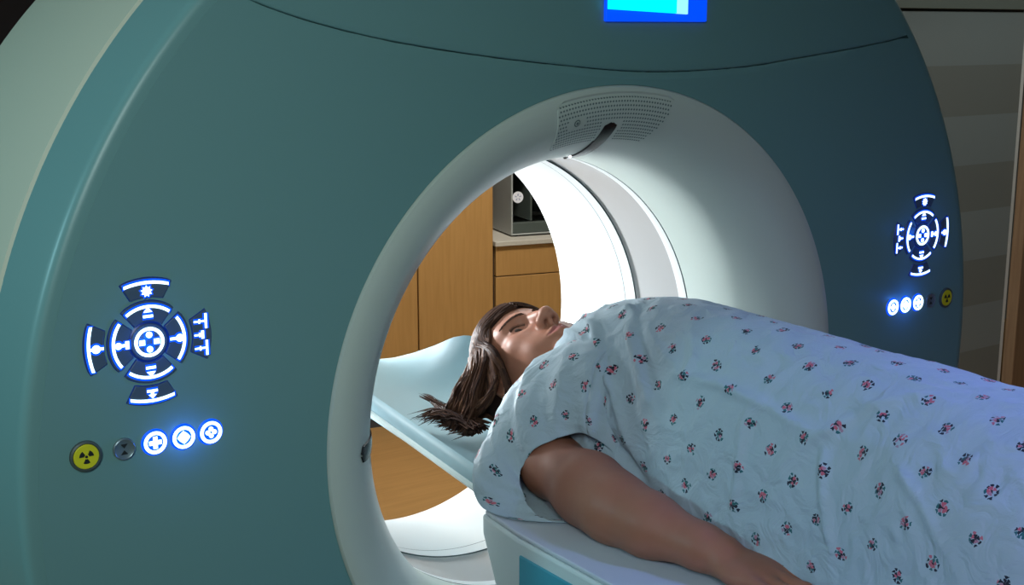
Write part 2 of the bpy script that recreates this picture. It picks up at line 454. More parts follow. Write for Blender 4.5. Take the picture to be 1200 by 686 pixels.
# control pads
def sector(r0, r1, a0, a1, n=14):
    return [(r1 * math.sin(R_(a0 + (a1 - a0) * k / n)), r1 * math.cos(R_(a0 + (a1 - a0) * k / n))) for k in range(n + 1)] + \
           [(r0 * math.sin(R_(a1 + (a0 - a1) * k / n)), r0 * math.cos(R_(a1 + (a0 - a1) * k / n))) for k in range(n + 1)]
def lens(hw_o, ho, sag_o, hw_i, hi, sag_i, n=12):   # outer button: wide arched top, narrower bottom
    top = [(-hw_o + 2 * hw_o * k / n, ho - sag_o * ((2 * k / n - 1) ** 2)) for k in range(n + 1)]
    bot = [(hw_i - 2 * hw_i * k / n, hi - sag_i * ((2 * k / n - 1) ** 2)) for k in range(n + 1)]
    return top + bot
def bar(hw, h, sag, th, n=14):
    return [(-hw + 2 * hw * k / n, h - sag * ((2 * k / n - 1) ** 2)) for k in range(n + 1)] + [(hw - 2 * hw * k / n, h - th - sag * ((2 * k / n - 1) ** 2)) for k in range(n + 1)]
def rect(x0, z0, x1, z1): return [(x0, z0), (x1, z0), (x1, z1), (x0, z1)]
def circ(cx, cz, r, n=20): return [(cx + r * math.cos(2 * PI * k / n), cz + r * math.sin(2 * PI * k / n)) for k in range(n)]
def annulus(mb, fn, cx, cz, r0, r1, d0, d1, n=32):
    rows = []
    for k in range(n):
        c, s = math.cos(2 * PI * k / n), math.sin(2 * PI * k / n)
        rows.append([fn(cx + r0 * c, cz + r0 * s, d0), fn(cx + r0 * c, cz + r0 * s, d1), fn(cx + r1 * c, cz + r1 * s, d1), fn(cx + r1 * c, cz + r1 * s, d0)])
    mb.grid(rows, closeu=True)
def grow(poly, g):
    cx = sum(p[0] for p in poly) / len(poly); cz = sum(p[1] for p in poly) / len(poly); out = []
    n = len(poly)
    for i, p in enumerate(poly):
        a, b = np.array(poly[i - 1]), np.array(poly[(i + 1) % n]); t = b - a; l = np.hypot(*t) or 1
        nn = np.array([t[1], -t[0]]) / l
        if nn @ (np.array(p) - (cx, cz)) < 0: nn = -nn
        out.append((p[0] + nn[0] * g, p[1] + nn[1] * g))
    return out
def rot(poly, k):
    for _ in range(k): poly = [(z, -x) for x, z in poly]
    return poly

def star(cx, cz, r0, r1, n=9):
    return [(cx + (r1 if i % 2 else r0) * math.sin(PI * i / n), cz + (r1 if i % 2 else r0) * math.cos(PI * i / n)) for i in range(2 * n)]

def control_pad(cx, cz, sgn):
    def fn(u, w, d): return (cx + sgn * u * .001, -d * .001, cz + w * .001)
    def button(name, poly, icons, glow=1.0, label=None, extra=None):
        mb = MB(); mb.prism(poly, fn, .3, 2.6)
        b = mb.build(name, M['btn'], scanner, bevel=.0006)
        if label: tag(b, label)
        if glow:
            mb = MB()
            g1 = grow(poly, glow); n = len(poly)
            mb.add([fn(u, w, .25) for u, w in g1] + [fn(u, w, 1.5) for u, w in grow(poly, .15)], [(i, (i + 1) % n, n + (i + 1) % n, n + i) for i in range(n)])
            mb.build('light_rim', M['bluedim'], b)  # emissive skirt put in for the blue glow around the button
        mb = MB()
        for ic in icons:
            if isinstance(ic, tuple): annulus(mb, fn, *ic)
            else: mb.prism(ic, fn, 2.4, 3.4)
        ico = mb.build('backlit_icon', M['glow'], b)
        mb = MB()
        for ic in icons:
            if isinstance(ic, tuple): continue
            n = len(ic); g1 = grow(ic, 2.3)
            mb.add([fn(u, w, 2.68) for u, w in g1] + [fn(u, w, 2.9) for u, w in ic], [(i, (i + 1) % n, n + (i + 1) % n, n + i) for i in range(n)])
        if mb.v: mb.build('icon_halo', M['blue'], b)  # emissive skirts imitate the glow spreading around the icons
        return b
    # centre button
    cross = [circ(0, 8.2, 3.6), circ(0, -8.2, 3.6), rect(-11.5, -3, -5, 3), rect(5, -3, 11.5, 3)]
    button('centre_button', circ(0, 0, 20.5, 40), [(0, 0, 13.2, 16.8, 2.4, 3.4)] + cross, 2.2)
    ring = sector(23.5, 46, -39, 39)
    arc = [(41.6 * math.sin(R_(a)), 41.6 * math.cos(R_(a))) for a in np.linspace(-37, 37, 20)] + [(38.4 * math.sin(R_(a)), 38.4 * math.cos(R_(a))) for a in np.linspace(37, -37, 20)]
    up = [arc, [(-5, 33.5), (5, 33.5), (1.2, 38), (-1.2, 38)], rect(-5.5, 27.5, 5.5, 30.5)]
    button('arrow_button', rot(ring, 0), [rot(p, 0) for p in up])
    button('arrow_button', rot(ring, 2), [rot(p, 2) for p in up])
    pin = [arc, circ(0, 34.6, 4.4), rect(-1.5, 23.5, 1.5, 31.)]
    button('arrow_button', rot(ring, 1), [rot(p, 1) for p in pin])
    dumb = [arc, circ(0, 34.5, 3.8), rect(-1.6, 27, 1.6, 31), rect(-4.4, 22.6, 4.4, 26.8)]
    button('arrow_button', rot(ring, 3), [rot(p, 3) for p in dumb])
    out = lens(28.5, 71.5, 5.5, 18, 50.5, 3.)
    obar = bar(25, 68.4, 3.8, 3.3)
    button('light_button', rot(out, 0), [obar, star(0, 57, 6.6, 4.2)])
    button('arrow_button', rot(out, 2), [rot(obar, 2)] + [rot(p, 2) for p in (rect(-6, 54.2, 6, 57.0), [(-4.5, 59.8), (4.5, 59.8), (0, 64.4)], rect(-1.8, 56.6, 1.8, 60.2))])
    body = [obar, circ(0, 58.6, 4.6), rect(-1.5, 50.5, 1.5, 66), rect(-3.2, 55.5, 3.2, 62)]
    button('arrow_button', rot(out, 3), [rot(p, 3) for p in body])
    third = []
    for c in (-15.5, 0, 15.5):
        h = 66.6 - 3.0 * (c / 25) ** 2
        third += [rect(c - 8.6, h - 1.1, c + 8.6, h + 1.5) if c else rect(-4.6, 59.6, 4.6, 62.8), rect(c - 1.0, 51.5, c + 1.0, h - 1.1 if c else 59.6), rect(c - 2.4, 57., c + 2.4, 58.9)]
    button('preset_button', rot(out, 1), [rot(p, 1) for p in third])
    # lower row
    def round_btn(u, kind):
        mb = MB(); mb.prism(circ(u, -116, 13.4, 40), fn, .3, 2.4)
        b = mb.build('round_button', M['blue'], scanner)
        mb = MB(); annulus(mb, fn, u, -116, 9.2, 13.0, 2.2, 3.5, 40)
        if kind == 0: mb.prism([(u + a, -116 + c) for a, c in ((-2.4, 7), (2.4, 7), (2.4, 2.4), (7, 2.4), (7, -2.4), (2.4, -2.4), (2.4, -7), (-2.4, -7), (-2.4, -2.4), (-7, -2.4), (-7, 2.4), (-2.4, 2.4))], fn, 2.2, 3.5)
        elif kind == 1: mb.prism(star(u, -116, 7.6, 6, 4), fn, 2.2, 3.5)
        else:
            for dx, dz in ((0, 4), (0, -4), (4, 0), (-4, 0)): mb.prism(circ(u + dx, -116 + dz, 2.7, 14), fn, 2.2, 3.5)
        mb.build('backlit_icon', M['glow'], b)
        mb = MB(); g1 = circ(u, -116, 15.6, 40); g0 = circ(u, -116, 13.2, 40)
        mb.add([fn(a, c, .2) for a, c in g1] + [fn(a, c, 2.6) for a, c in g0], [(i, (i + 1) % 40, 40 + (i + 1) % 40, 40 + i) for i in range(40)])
        mb.build('light_rim', M['blue'], b)  # emissive skirt imitating blue light spilling round the button
    for u, k in ((0, 0), (33, 1), (65.5, 2)): round_btn(u, k)
    mb = MB(); rows = []
    for k in range(40):
        c, s = math.cos(2 * PI * k / 40), math.sin(2 * PI * k / 40)
        rows.append([fn(-35 + r * c, -117 + r * s, d) for r, d in ((12.6, .2), (12.4, 2.8), (11.2, 3.4), (10., 2.4), (.01, 2.2))])
    mb.grid(rows, closeu=True); g = mb.build('round_button', M['greybtn'], scanner, fix=False); tag(g, 'unlit grey metal button')
    mb = MB()
    for p in ([(-39, -111), (-31, -111), (-35, -116)], [(-39, -123), (-31, -123), (-35, -118)]): mb.prism(p, fn, 2.1, 2.6)
    mb.build('printed_mark', M['black'], g)
    mb = MB(); rows = []
    for k in range(40):
        c, s = math.cos(2 * PI * k / 40), math.sin(2 * PI * k / 40)
        rows.append([fn(-77 + r * c, -117 + r * s, d) for r, d in ((17.6, .2), (17.2, 3.4), (15.2, 4.4), (14.6, 3.), (14, 2.8))])
    mb.grid(rows, closeu=True); g = mb.build('emergency_button', M['rubber'], scanner, fix=False); tag(g, 'yellow radiation-marked button in a dark ring')
    mb = MB(); mb.prism(circ(-77, -117, 13.9, 40), fn, 1., 4.)
    mb.build('button_face', M['yellow'], g, bevel=.0008)
    mb = MB(); mb.prism(circ(-77, -117, 1.6, 12), fn, 3.8, 4.4)
    for a in (60, 180, 300):
        mb.prism([(-77 + x, -117 + z) for x, z in sector(2.7, 7.8, a - 29, a + 29, 6)], fn, 3.8, 4.4)
    mb.build('radiation_symbol', M['black'], g)
control_pad(-.663, .188, 1)
control_pad(.671, .183, -1)

# ------------------------------------------------------------------ PATIENT TABLE
table = empty('patient_table', (0, -.9, FLOOR))
tag(table, 'pale blue scanner couch running into the bore under the patient', 'patient table')
def tparent(o): o.parent = table; o.matrix_parent_inverse = table.matrix_basis.inverted(); return o
table_inv = Matrix.Translation((0, -.9, FLOOR)).inverted()
def tb(mb, name, m, bevel=0, smooth=True, angle=40, par=None):
    o = mb.build(name, m, None, smooth, bevel, angle)
    o.parent = par or table
    if par is None: o.matrix_parent_inverse = table_inv
    return o
TZ = -.1035
def plan(w, yend, nose, n=10):    # outline of the couch end, narrowing to a nose inside the bore
    return [(-w, yend), (-w * .955, yend + nose * .80), (-w * .80, yend + nose), (w * .80, yend + nose), (w * .955, yend + nose * .80), (w, yend)]
def layer(zs_w, foot=-2.25):
    rows = []
    for z, w, ye, nose in zs_w:
        rows.append([(x, y, z) for x, y in plan(w, ye, nose)] + [(w, foot, z), (-w, foot, z)])
    return rows
def loft(mb, rows):
    o0 = len(mb.v); mb.grid(rows, closev=True); n = len(rows[0])
    mb.f.append([o0 + k for k in range(n)]); mb.mi.append(0)
    mb.f.append([o0 + (len(rows) - 1) * n + k for k in range(n)]); mb.mi.append(0)
mb = MB(); loft(mb, layer([(TZ, .236, -.101, .112), (TZ - .006, .236, -.101, .112)]))
tb(mb, 'couch_top', M['tabletop'], .002)
mb = MB(); loft(mb, layer([(TZ - .0062, .2400, -.102, .116), (-.135, .2400, -.103, .116), (-.2, .2385, -.106, .085), (-.3, .236, -.115, .045), (-.42, .23, -.14, .04), (-.50, .22, -.2, .04)]))
tb(mb, 'body_cover', M['table'], .004)
for sx in (-1, 1):
    mb = MB(); mb.box((sx * .2395 - .003, -2.2, -.40), (sx * .2395 + .003, -.112, -.128))
    tb(mb, 'side_panel', M['tableblue'], .002)
mb = MB(); mb.box((-.2, -2.0, FLOOR), (.2, -.35, -.49)); tb(mb, 'pedestal', M['table'], .02)
mb = MB(); mb.box((-.28, -2.1, FLOOR), (.28, -.3, FLOOR + .06)); tb(mb, 'foot_plate', M['tabletop'], .015)
# head holder: a tapering trough carried into the bore
def hh_near(y): return -.198 + (y - .04) * .125 if y < .9 else -.09
Yh = np.linspace(.02, .90, 60); mb = MB(); rows = []
def sect(y, lift=0):
    w = .198 - (y - .04) * .125
    ze_far = float(np.interp(y, [0, .45, .58, .62, .67, .74, .80, .87, .9], [-.030, -.026, -.030, -.042, -.066, -.095, -.116, -.134, -.138]))
    ze_near = float(np.interp(y, [0, .45, .6, .75, .87, .9], [-.066, -.062, -.075, -.11, -.134, -.138]))
    zb = -.128
    pts = []
    for k in range(25):
        a = -1 + 2 * k / 24
        ze = ze_near if a < 0 else ze_far
        z = zb + (ze - zb) * (abs(a) ** 2.6 if a > 0 else abs(a) ** 3.2)
        pts.append((a * w, y, z))
    return w, pts, ze_near, ze_far
inner, lipn, under = [], [], []
for y in Yh:
    w, pts, zn, zf = sect(y)
    loop = pts + [(w + .007, y, zf - .004), (w + .008, y, zf - .014), (w * .9, y, min(zf - .02, -.112)), (w * .5, y, -.14), (-w * .5, y, -.14), (-w * .9, y, min(zn - .036, -.118)), (-w - .004, y, zn - .034), (-w - .010, y, zn - .024), (-w - .011, y, zn - .012), (-w - .007, y, zn - .003)]
    inner.append(loop)
loft(mb, inner)
hh = tb(mb, 'head_holder', M['cradle'], 0, angle=60)
mb = MB()
mb.tube([(sect(y)[0] * -1 - .0095, y, sect(y)[2] - .026) for y in np.linspace(.03, .88, 40)], .0052, 8)
o = tb(mb, 'edge_trim', M['cradletrim'], par=hh); o.matrix_parent_inverse = Matrix.Identity(4)

# ------------------------------------------------------------------ ROOM
def struct(mb, name, m, **k):
    o = mb.build(name, m, None, **k); o['kind'] = 'structure'; return o
mb = MB(); mb.box((-4, -3.6, FLOOR - .05), (4.6, 5, FLOOR)); struct(mb, 'floor', M['woodfloor'], smooth=False)
mb = MB(); mb.box((-4, -3.6, 1.65), (4.6, 5, 1.7)); struct(mb, 'ceiling', M['ceil'], smooth=False)
mb = MB(); mb.box((-4.1, -3.6, FLOOR), (-4, 5, 1.65)); struct(mb, 'wall_left', M['walldark'], smooth=False)
mb = MB(); mb.box((-4, -3.7, FLOOR), (4.6, -3.6, 1.65)); struct(mb, 'wall_front', M['wallpaint'], smooth=False)
mb = MB(); mb.box((4.6, -3.6, FLOOR), (4.7, 5, 1.65)); struct(mb, 'wall_right', M['wallpaint'], smooth=False)
mb = MB(); mb.box((-4, 4.2, FLOOR), (4.6, 4.3, 1.65)); struct(mb, 'wall_back', M['walldark'], smooth=False)

# striped partition to the right of the gantry, wide horizontal bands
part = empty('striped_partition', (2.9, 1.6, FLOOR))
tag(part, 'tall partition panel with wide pale and taupe horizontal bands right of the scanner', 'partition panel')
def pp(mb, name, m, **k):
    o = mb.build(name, m, part, **k); o.matrix_parent_inverse = Matrix.Translation((2.9, 1.6, FLOOR)).inverted(); return o
SXA, SXB = 1.75, 3.34
# heights of the band borders at the two ends
bandsA = [.575, .345, .125, -.095, -.30, -.505, -.72, -.90]
mb = MB()
zz = [.583, .390, .204, .019, -.159, -.351, -.533, -.715, -.90, FLOOR]
for i in range(len(zz) - 1):
    mb.cur = i % 2
    mb.box((SXA, 1.6, zz[i + 1]), (SXB, 1.64, zz[i]))
pp(mb, 'banded_sheet', [M['stripeA'], M['stripeB']], smooth=False)
mb = MB(); mb.box((SXA, 1.585, .592), (SXB, 1.64, 1.645)); pp(mb, 'header_panel', M['panelTop'], bevel=.002)
mb = MB(); mb.box((SXA, 1.61, .583), (SXB, 1.64, .592)); pp(mb, 'dark_joint', M['black'], smooth=False)  # black strip set back between header and bands
mb = MB(); mb.box((SXB, 1.60, FLOOR), (SXB + .022, 1.66, 1.645)); pp(mb, 'edge_post', M['whitetrim'], bevel=.003)
door = empty('door_1', (3.75, 1.62, FLOOR)); door['kind'] = 'structure'
mb = MB(); mb.box((SXB + .026, 1.55, FLOOR), (SXB + .85, 1.60, 1.0))
o = mb.build('door_leaf', M['browntrim'], door, bevel=.004); o.matrix_parent_inverse = Matrix.Translation((3.75, 1.62, FLOOR)).inverted()

# cabinets behind the scanner
CA = R_(-13); OX = Vector((1.5, 2.5, 0))
def cab_empty(name, u):
    return empty(name, (OX.x + math.cos(CA) * u, OX.y + math.sin(CA) * u, FLOOR), CA)
def cb(e, mb, name, m, bevel=.0015, u=0, **k):
    return mb.build(name, m, e, bevel=bevel, **k)
# local frame: x along the fronts, y into the depth, z from the floor
Z = lambda z: z - FLOOR
tall = cab_empty('tall_cabinet', 0)
tag(tall, 'tall maple storage cabinet with flush doors seen through the bore, left of the counter', 'cabinet')
mb = MB(); mb.box((-1.25, .02, .20), (0, .62, 2.45)); cb(tall, mb, 'carcass', M['wood'], .002)
mb = MB(); mb.box((-1.25, .07, 0), (0, .6, .1995)); cb(tall, mb, 'toe_kick', M['toe'], 0)
for u0, u1 in ((-1.246, -.775), (-.771, -.2965), (-.2915, -.002)):
    mb = MB(); mb.box((u0, 0, .205), (u1, .0195, 2.44)); cb(tall, mb, 'door', M['wood'], .0015)
base = cab_empty('base_cabinet', 0)
tag(base, 'low maple base cabinet with a drawer under the beige counter', 'cabinet')
mb = MB(); mb.box((.006, .022, .10), (1.2, .60, Z(-.2665))); cb(base, mb, 'carcass', M['gap'], 0)
mb = MB(); mb.box((.006, .07, 0), (1.2, .58, .0995)); cb(base, mb, 'toe_kick', M['toe'], 0)
for u0, u1 in ((.010, .60), (.604, 1.196)):
    mb = MB(); mb.box((u0, 0, Z(-.3785)), (u1, .0215, Z(-.268))); cb(base, mb, 'drawer', M['wood'])
    mb = MB(); mb.box((u0, 0, .105), (u1, .0215, Z(-.3825))); cb(base, mb, 'door', M['wood'])
ct = cab_empty('countertop', 0)
mb = MB(); mb.box((.004, -.012, Z(-.2655)), (1.22, .60, Z(-.247))); cb(ct, mb, 'worktop', M['counter'], .002)
tag(ct, 'beige laminate counter slab on the low maple cabinet', 'countertop')
# grey glass-fronted warmer on the counter
wx, wy = .10, .07
warm = empty('warming_cabinet', (OX.x + math.cos(CA) * wx - math.sin(CA) * wy, OX.y + math.sin(CA) * wx + math.cos(CA) * wy, -.247), CA)
tag(warm, 'grey metal warming cabinet with dark glass front standing on the counter', 'warming cabinet')
W, D, H, t = .52, .42, .56, .006
mb = MB()
mb.box((0, 0, .006), (t, D, H)); mb.box((W - t, 0, .006), (W, D, H)); mb.box((t, 0, H - t), (W - t, D, H)); mb.box((t, 0, .006), (W - t, D, .012)); mb.box((t, D - t, .012), (W - t, D, H - t))
mb.build('case', M['steel'], warm, bevel=.0012)
mb = MB(); mb.box((t, .002, .013), (W - t, .03, .052)); mb.build('front_rail', M['inner'], warm, bevel=.002)
for x0, x1 in ((t + .001, .085), (.093, .255), (.263, W - t)):
    mb = MB(); mb.box((x0, .24, .055), (x1, .25, H - .07)); mb.build('glass_door', M['darkglass'], warm)
for x0 in (.0855, .2555):
    mb = MB(); mb.box((x0, .02, .055), (x0 + .007, .26, H - t)); mb.build('divider', M['inner'], warm, bevel=.001)
mb = MB(); mb.box((t, .02, H - .30), (W - t, .24, H - .296)); mb.build('shelf', M['inner'], warm, bevel=.001)
for x0 in (.015, W - .04):
    mb = MB(); mb.prism(circ(0, 0, .011), lambda u, w, d: (x0 + .012 + u, .03 + w, d), 0, .0065); mb.build('foot', M['black'], warm)
sx_, sz_ = .026, .150
mb = MB(); mb.prism(circ(sx_, sz_, .0215, 40), lambda u, w, d: (u, -d, w), -.001, .0015)
st = mb.build('round_sticker', M['sticker'], warm); tag(st, 'round white sticker with a small grey-blue emblem')
mb = MB()
f3 = lambda u, w, d: (sx_ + u * .001, -d, sz_ + w * .001)
mb.prism(circ(0, 8, 3, 12), f3, .0014, .0019)
for a in (0, 72, 144, 216, 288):
    mb.prism([(p[0], p[1]) for p in sector(4.5, 13, a - 12, a + 12, 4)], f3, .0014, .0018)
mb.build('printed_emblem', M['ink'], st)

# ------------------------------------------------------------------ PERSON
def surface_nets(F, xs, ys, zs):
    S = F < 0
    c = [S[a:S.shape[0] - 1 + a, b:S.shape[1] - 1 + b, d:S.shape[2] - 1 + d] for a in (0, 1) for b in (0, 1) for d in (0, 1)]
    anyb = c[0].copy(); allb = c[0].copy()
    for q in c[1:]: anyb |= q; allb &= q
    act = anyb & ~allb
    idx = np.argwhere(act); n = len(idx)
    vid = -np.ones(act.shape, np.int32); vid[act] = np.arange(n)
    off = np.array([(a, b, d) for a in (0, 1) for b in (0, 1) for d in (0, 1)])
    val = np.stack([F[idx[:, 0] + o[0], idx[:, 1] + o[1], idx[:, 2] + o[2]] for o in off], 1)
    acc = np.zeros((n, 3)); cnt = np.zeros(n)
    for i in range(8):
        for j in range(i + 1, 8):
            if np.abs(off[i] - off[j]).sum() != 1: continue
            m = (val[:, i] < 0) != (val[:, j] < 0)
            t = val[:, i] / (val[:, i] - val[:, j] + 1e-20)
            p = off[i] + t[:, None] * (off[j] - off[i])
            acc[m] += p[m]; cnt[m] += 1
    p = idx + acc / cnt[:, None]
    V = np.stack([np.interp(p[:, 0], np.arange(len(xs)), xs), np.interp(p[:, 1], np.arange(len(ys)), ys), np.interp(p[:, 2], np.arange(len(zs)), zs)], 1)
    quads = []
    # edges along each axis
    for ax in range(3):
        s0 = [slice(None)] * 3; s1 = [slice(None)] * 3; s0[ax] = slice(0, -1); s1[ax] = slice(1, None)
        A, B = S[tuple(s0)], S[tuple(s1)]
        e = np.argwhere(A != B)
        o1, o2 = [a for a in range(3) if a != ax]
        e = e[(e[:, o1] > 0) & (e[:, o2] > 0) & (e[:, o1] < F.shape[o1] - 1) & (e[:, o2] < F.shape[o2] - 1)]
        def cell(d1, d2):
            q = e.copy(); q[:, o1] -= d1; q[:, o2] -= d2
            return vid[q[:, 0], q[:, 1], q[:, 2]]
        q = np.stack([cell(1, 1), cell(0, 1), cell(0, 0), cell(1, 0)], 1)
        flip = A[e[:, 0], e[:, 1], e[:, 2]]
        if ax == 1: flip = ~flip
        q[~flip] = q[~flip][:, ::-1]
        quads.append(q)
    Q = np.concatenate(quads); Q = Q[(Q >= 0).all(1)]
    return V, Q

def mesh_np(name, V, Q):
    me = bpy.data.meshes.new(name); n = len(Q)
    me.vertices.add(len(V)); me.vertices.foreach_set('co', V.astype(np.float32).ravel())
    me.loops.add(n * 4); me.loops.foreach_set('vertex_index', Q.astype(np.int32).ravel())
    me.polygons.add(n); me.polygons.foreach_set('loop_start', np.arange(0, 4 * n, 4, dtype=np.int32))
    me.update(calc_edges=True); me.validate()
    return me

class SDF:
    def __init__(s, xs, ys, zs):
        s.xs, s.ys, s.zs = xs, ys, zs; s.F = np.full((len(xs), len(ys), len(zs)), .2, np.float32)
    def _sl(s, lo, hi):
        r = []
        for a, l, h in zip((s.xs, s.ys, s.zs), lo, hi):
            i, j = np.searchsorted(a, l), np.searchsorted(a, h)
            r.append(slice(max(i - 1, 0), min(j + 1, len(a))))
        return tuple(r)
    def apply(s, fn, lo, hi, k, mode='add'):
        pad = k * 1.2 + .012
        sl = s._sl([a - pad for a in lo], [a + pad for a in hi])
        X, Y, Zz = s.xs[sl[0]][:, None, None], s.ys[sl[1]][None, :, None], s.zs[sl[2]][None, None, :]
        d = fn(X, Y, Zz).astype(np.float32); f = s.F[sl]
        if mode == 'add':
            h = np.clip(.5 + .5 * (f - d) / k, 0, 1); s.F[sl] = f * (1 - h) + d * h - k * h * (1 - h)
        else:
            d = -d; h = np.clip(.5 - .5 * (f - d) / k, 0, 1); s.F[sl] = f * (1 - h) + d * h + k * h * (1 - h)
    def capsule(s, a, b, ra, rb, k=.01, mode='add'):
        a, b = np.array(a, float), np.array(b, float); ab = b - a; L2 = ab @ ab + 1e-12
        def fn(X, Y, Zz):
            px, py, pz = X - a[0], Y - a[1], Zz - a[2]
            t = np.clip((px * ab[0] + py * ab[1] + pz * ab[2]) / L2, 0, 1)
            return np.sqrt((px - t * ab[0]) ** 2 + (py - t * ab[1]) ** 2 + (pz - t * ab[2]) ** 2) - (ra + (rb - ra) * t)
        m = max(ra, rb); s.apply(fn, np.minimum(a, b) - m, np.maximum(a, b) + m, k, mode)
    def ellipsoid(s, c, r, k=.01, mode='add', Rm=None):
        c = np.array(c, float); r = np.array(r, float); Rm = np.eye(3) if Rm is None else Rm   # columns are the local axes
        def fn(X, Y, Zz):
            px, py, pz = X - c[0], Y - c[1], Zz - c[2]
            q = [(px * Rm[0, i] + py * Rm[1, i] + pz * Rm[2, i]) for i in range(3)]
            k0 = np.sqrt(sum((q[i] / r[i]) ** 2 for i in range(3))); k1 = np.sqrt(sum((q[i] / r[i] ** 2) ** 2 for i in range(3)))
            return k0 * (k0 - 1) / (k1 + 1e-9)
        m = r.max(); s.apply(fn, c - m, c + m, k, mode)

HS = .95                                   # stature scale
HC = np.array([.004, .192, .008])          # head centre
tilt, turn = R_(-6), R_(6)
def head_axes():
    Yl = np.array([0, 0, 1.]); Zl = np.array([0, 1., 0]); Xl = np.array([-1., 0, 0])
    # turn the face towards the near side, tip the chin up
    c, s_ = math.cos(turn), math.sin(turn)
    Yl, Xl = Yl * c + Xl * s_, Xl * c - Yl * s_
    c, s_ = math.cos(tilt), math.sin(tilt)
    Yl, Zl = Yl * c + Zl * s_, Zl * c - Yl * s_
    return np.stack([Xl, Yl, Zl], 1)
HR = head_axes()
def hw(*p): return HC + HR @ (np.array(p, float) * HS)
def hl(P): return ((np.asarray(P) - HC) @ HR) / HS

def arange_(segs):
    out = []
    for a, b, st in segs: out.append(np.arange(a, b, st))
    return np.concatenate(out)
xs = np.arange(-.265, .285, .0024); ys = arange_([(-1.27, -.54, .007), (-.54, .05, .0030), (.05, .315, .0018)]); zs = np.arange(-.135, .175, .0022)
B = SDF(xs, ys, zs)
BX = .03
# trunk
B.ellipsoid((BX, -.07, -.015), (.105, .13, .078), .03)
B.ellipsoid((BX, -.26, -.02), (.105, .17, .072), .03)
B.ellipsoid((BX, -.43, -.030), (.100, .12, .055), .02)
for sx in (-1, 1): B.ellipsoid((BX + sx * .05, -.10, .05), (.045, .048, .045), .03)
B.capsule((-.085, .045, -.04), (.145, .045, -.04), .040, .040, .02)
# legs and feet
for sx in (-1, 1):
    B.capsule((BX + sx * .055, -.45, -.035), (BX + sx * .06, -.78, -.045), .048, .044, .02)
    B.capsule((BX + sx * .07, -.78, -.045), (BX + sx * .065, -.95, -.05), .046, .045, .02)
    B.capsule((BX + sx * .065, -.95, -.05), (BX + sx * .065, -1.14, -.066), .045, .032, .02)
    B.capsule((BX + sx * .065, -1.165, -.07), (BX + sx * .085, -1.20, .06), .030, .022, .02)
# neck
B.capsule(hw(0, -.025, -.06), (BX - .01, .03, -.035), .046, .052, .03)
# arms; near side is -x
def arm(side):
    mx = (lambda p: p) if side < 0 else (lambda p: (2 * BX - p[0] + .005, p[1], p[2]))
    A = lambda a, b, ra, rb, k=.015: B.capsule(mx(a), mx(b), ra, rb, k)
    A((-.100, .045, -.045), (-.126, -.03, -.057), .040, .0420, .015)
    A((-.126, -.03, -.057), (-.143, -.13, -.0565), .0420, .0430, .015)
    A((-.143, -.13, -.0565), (-.151, -.19, -.060), .0430, .0395, .03)
    A((-.151, -.19, -.060), (-.146, -.25, -.064), .0395, .0365, .03)
    A((-.146, -.25, -.064), (-.131, -.325, -.070), .0365, .0270, .02)
    A((-.131, -.325, -.070), (-.124, -.352, -.073), .0265, .0250, .012)
    # back of the hand, palm down
    B.ellipsoid(mx((-.119, -.392, -.080)), (.0365, .046, .0185), .014)
    for i, (x0, x1, y1, r, L) in enumerate(((-.146, -.152, -.428, .0072, .052), (-.129, -.132, -.436, .0078, .062), (-.111, -.111, -.438, .0079, .066), (-.093, -.090, -.430, .0077, .058))):
        k0 = (x0, y1, -.0775); k1 = (x0 + (x1 - x0) * .5, y1 - L * .48, -.0745); k2 = (x1, y1 - L * .80, -.084); k3 = (x1, y1 - L * 1.02, -.0925)
        A((x0 * .55 - .119 * .45, -.39, -.078), k0, .0095, r + .0014, .008); A(k0, k1, r + .0008, r + .0002, .004); A(k1, k2, r, r * .92, .003); A(k2, k3, r * .9, r * .78, .003)
    A((-.098, -.372, -.083), (-.078, -.405, -.085), .0125, .0095, .01); A((-.078, -.405, -.085), (-.068, -.437, -.089), .009, .0078, .004)
arm(-1); arm(1)
# head
def he(c, r, k=.008, mode='add'): B.ellipsoid(hw(*c), np.array(r) * HS, k * HS, mode, HR)
def hc(a, b, ra, rb, k=.006, mode='add'): B.capsule(hw(*a), hw(*b), ra * HS, rb * HS, k * HS, mode)
he((0, -.015, .033), (.074, .092, .076), .02)
he((0, .032, -.02), (.060, .060, .085), .03)
he((0, .034, .05), (.060, .054, .052), .03)
for sx in (-1, 1):
    hc((sx * .050, .004, -.055), (sx * .018, .066, -.098), .017, .015, .025)
    he((sx * .043, .052, -.022), (.024, .026, .022), .02)
    hc((sx * .044, .064, .020), (sx * .014, .082, .018), .010, .010, .016)
    he((sx * .035, .055, -.058), (.022, .026, .026), .02)
he((0, .073, -.102), (.020, .017, .015), .016)
he((0, .070, -.064), (.031, .023, .028), .016)
# sockets, lids
for sx in (-1, 1):
    he((sx * .032, .0895, .001), (.019, .012, .0125), .012, 'sub')
    he((sx * .0315, .0675, .0005), (.0150, .0145, .0140), .004)
    he((sx * .032, .0850, -.0018), (.0138, .0085, .0062), .0015, 'sub')
    hc((sx * .020, .080, .0005), (sx * .042, .0755, .002), .003, .0028, .004)
# nose
hc((0, .080, .018), (0, .096, -.008), .0075, .0085, .012)
hc((0, .094, -.008), (0, .1075, -.030), .0085, .0110, .008)
he((0, .1085, -.0335), (.0125, .0125, .0105), .006)
for sx in (-1, 1):
    he((sx * .0125, .0985, -.0365), (.0085, .0115, .0088), .006)
    hc((sx * .0080, .1035, -.0500), (sx * .0068, .0985, -.0350), .0050, .0034, .0015, 'sub')
hc((0, .1, -.045), (0, .092, -.051), .0035, .004, .005)
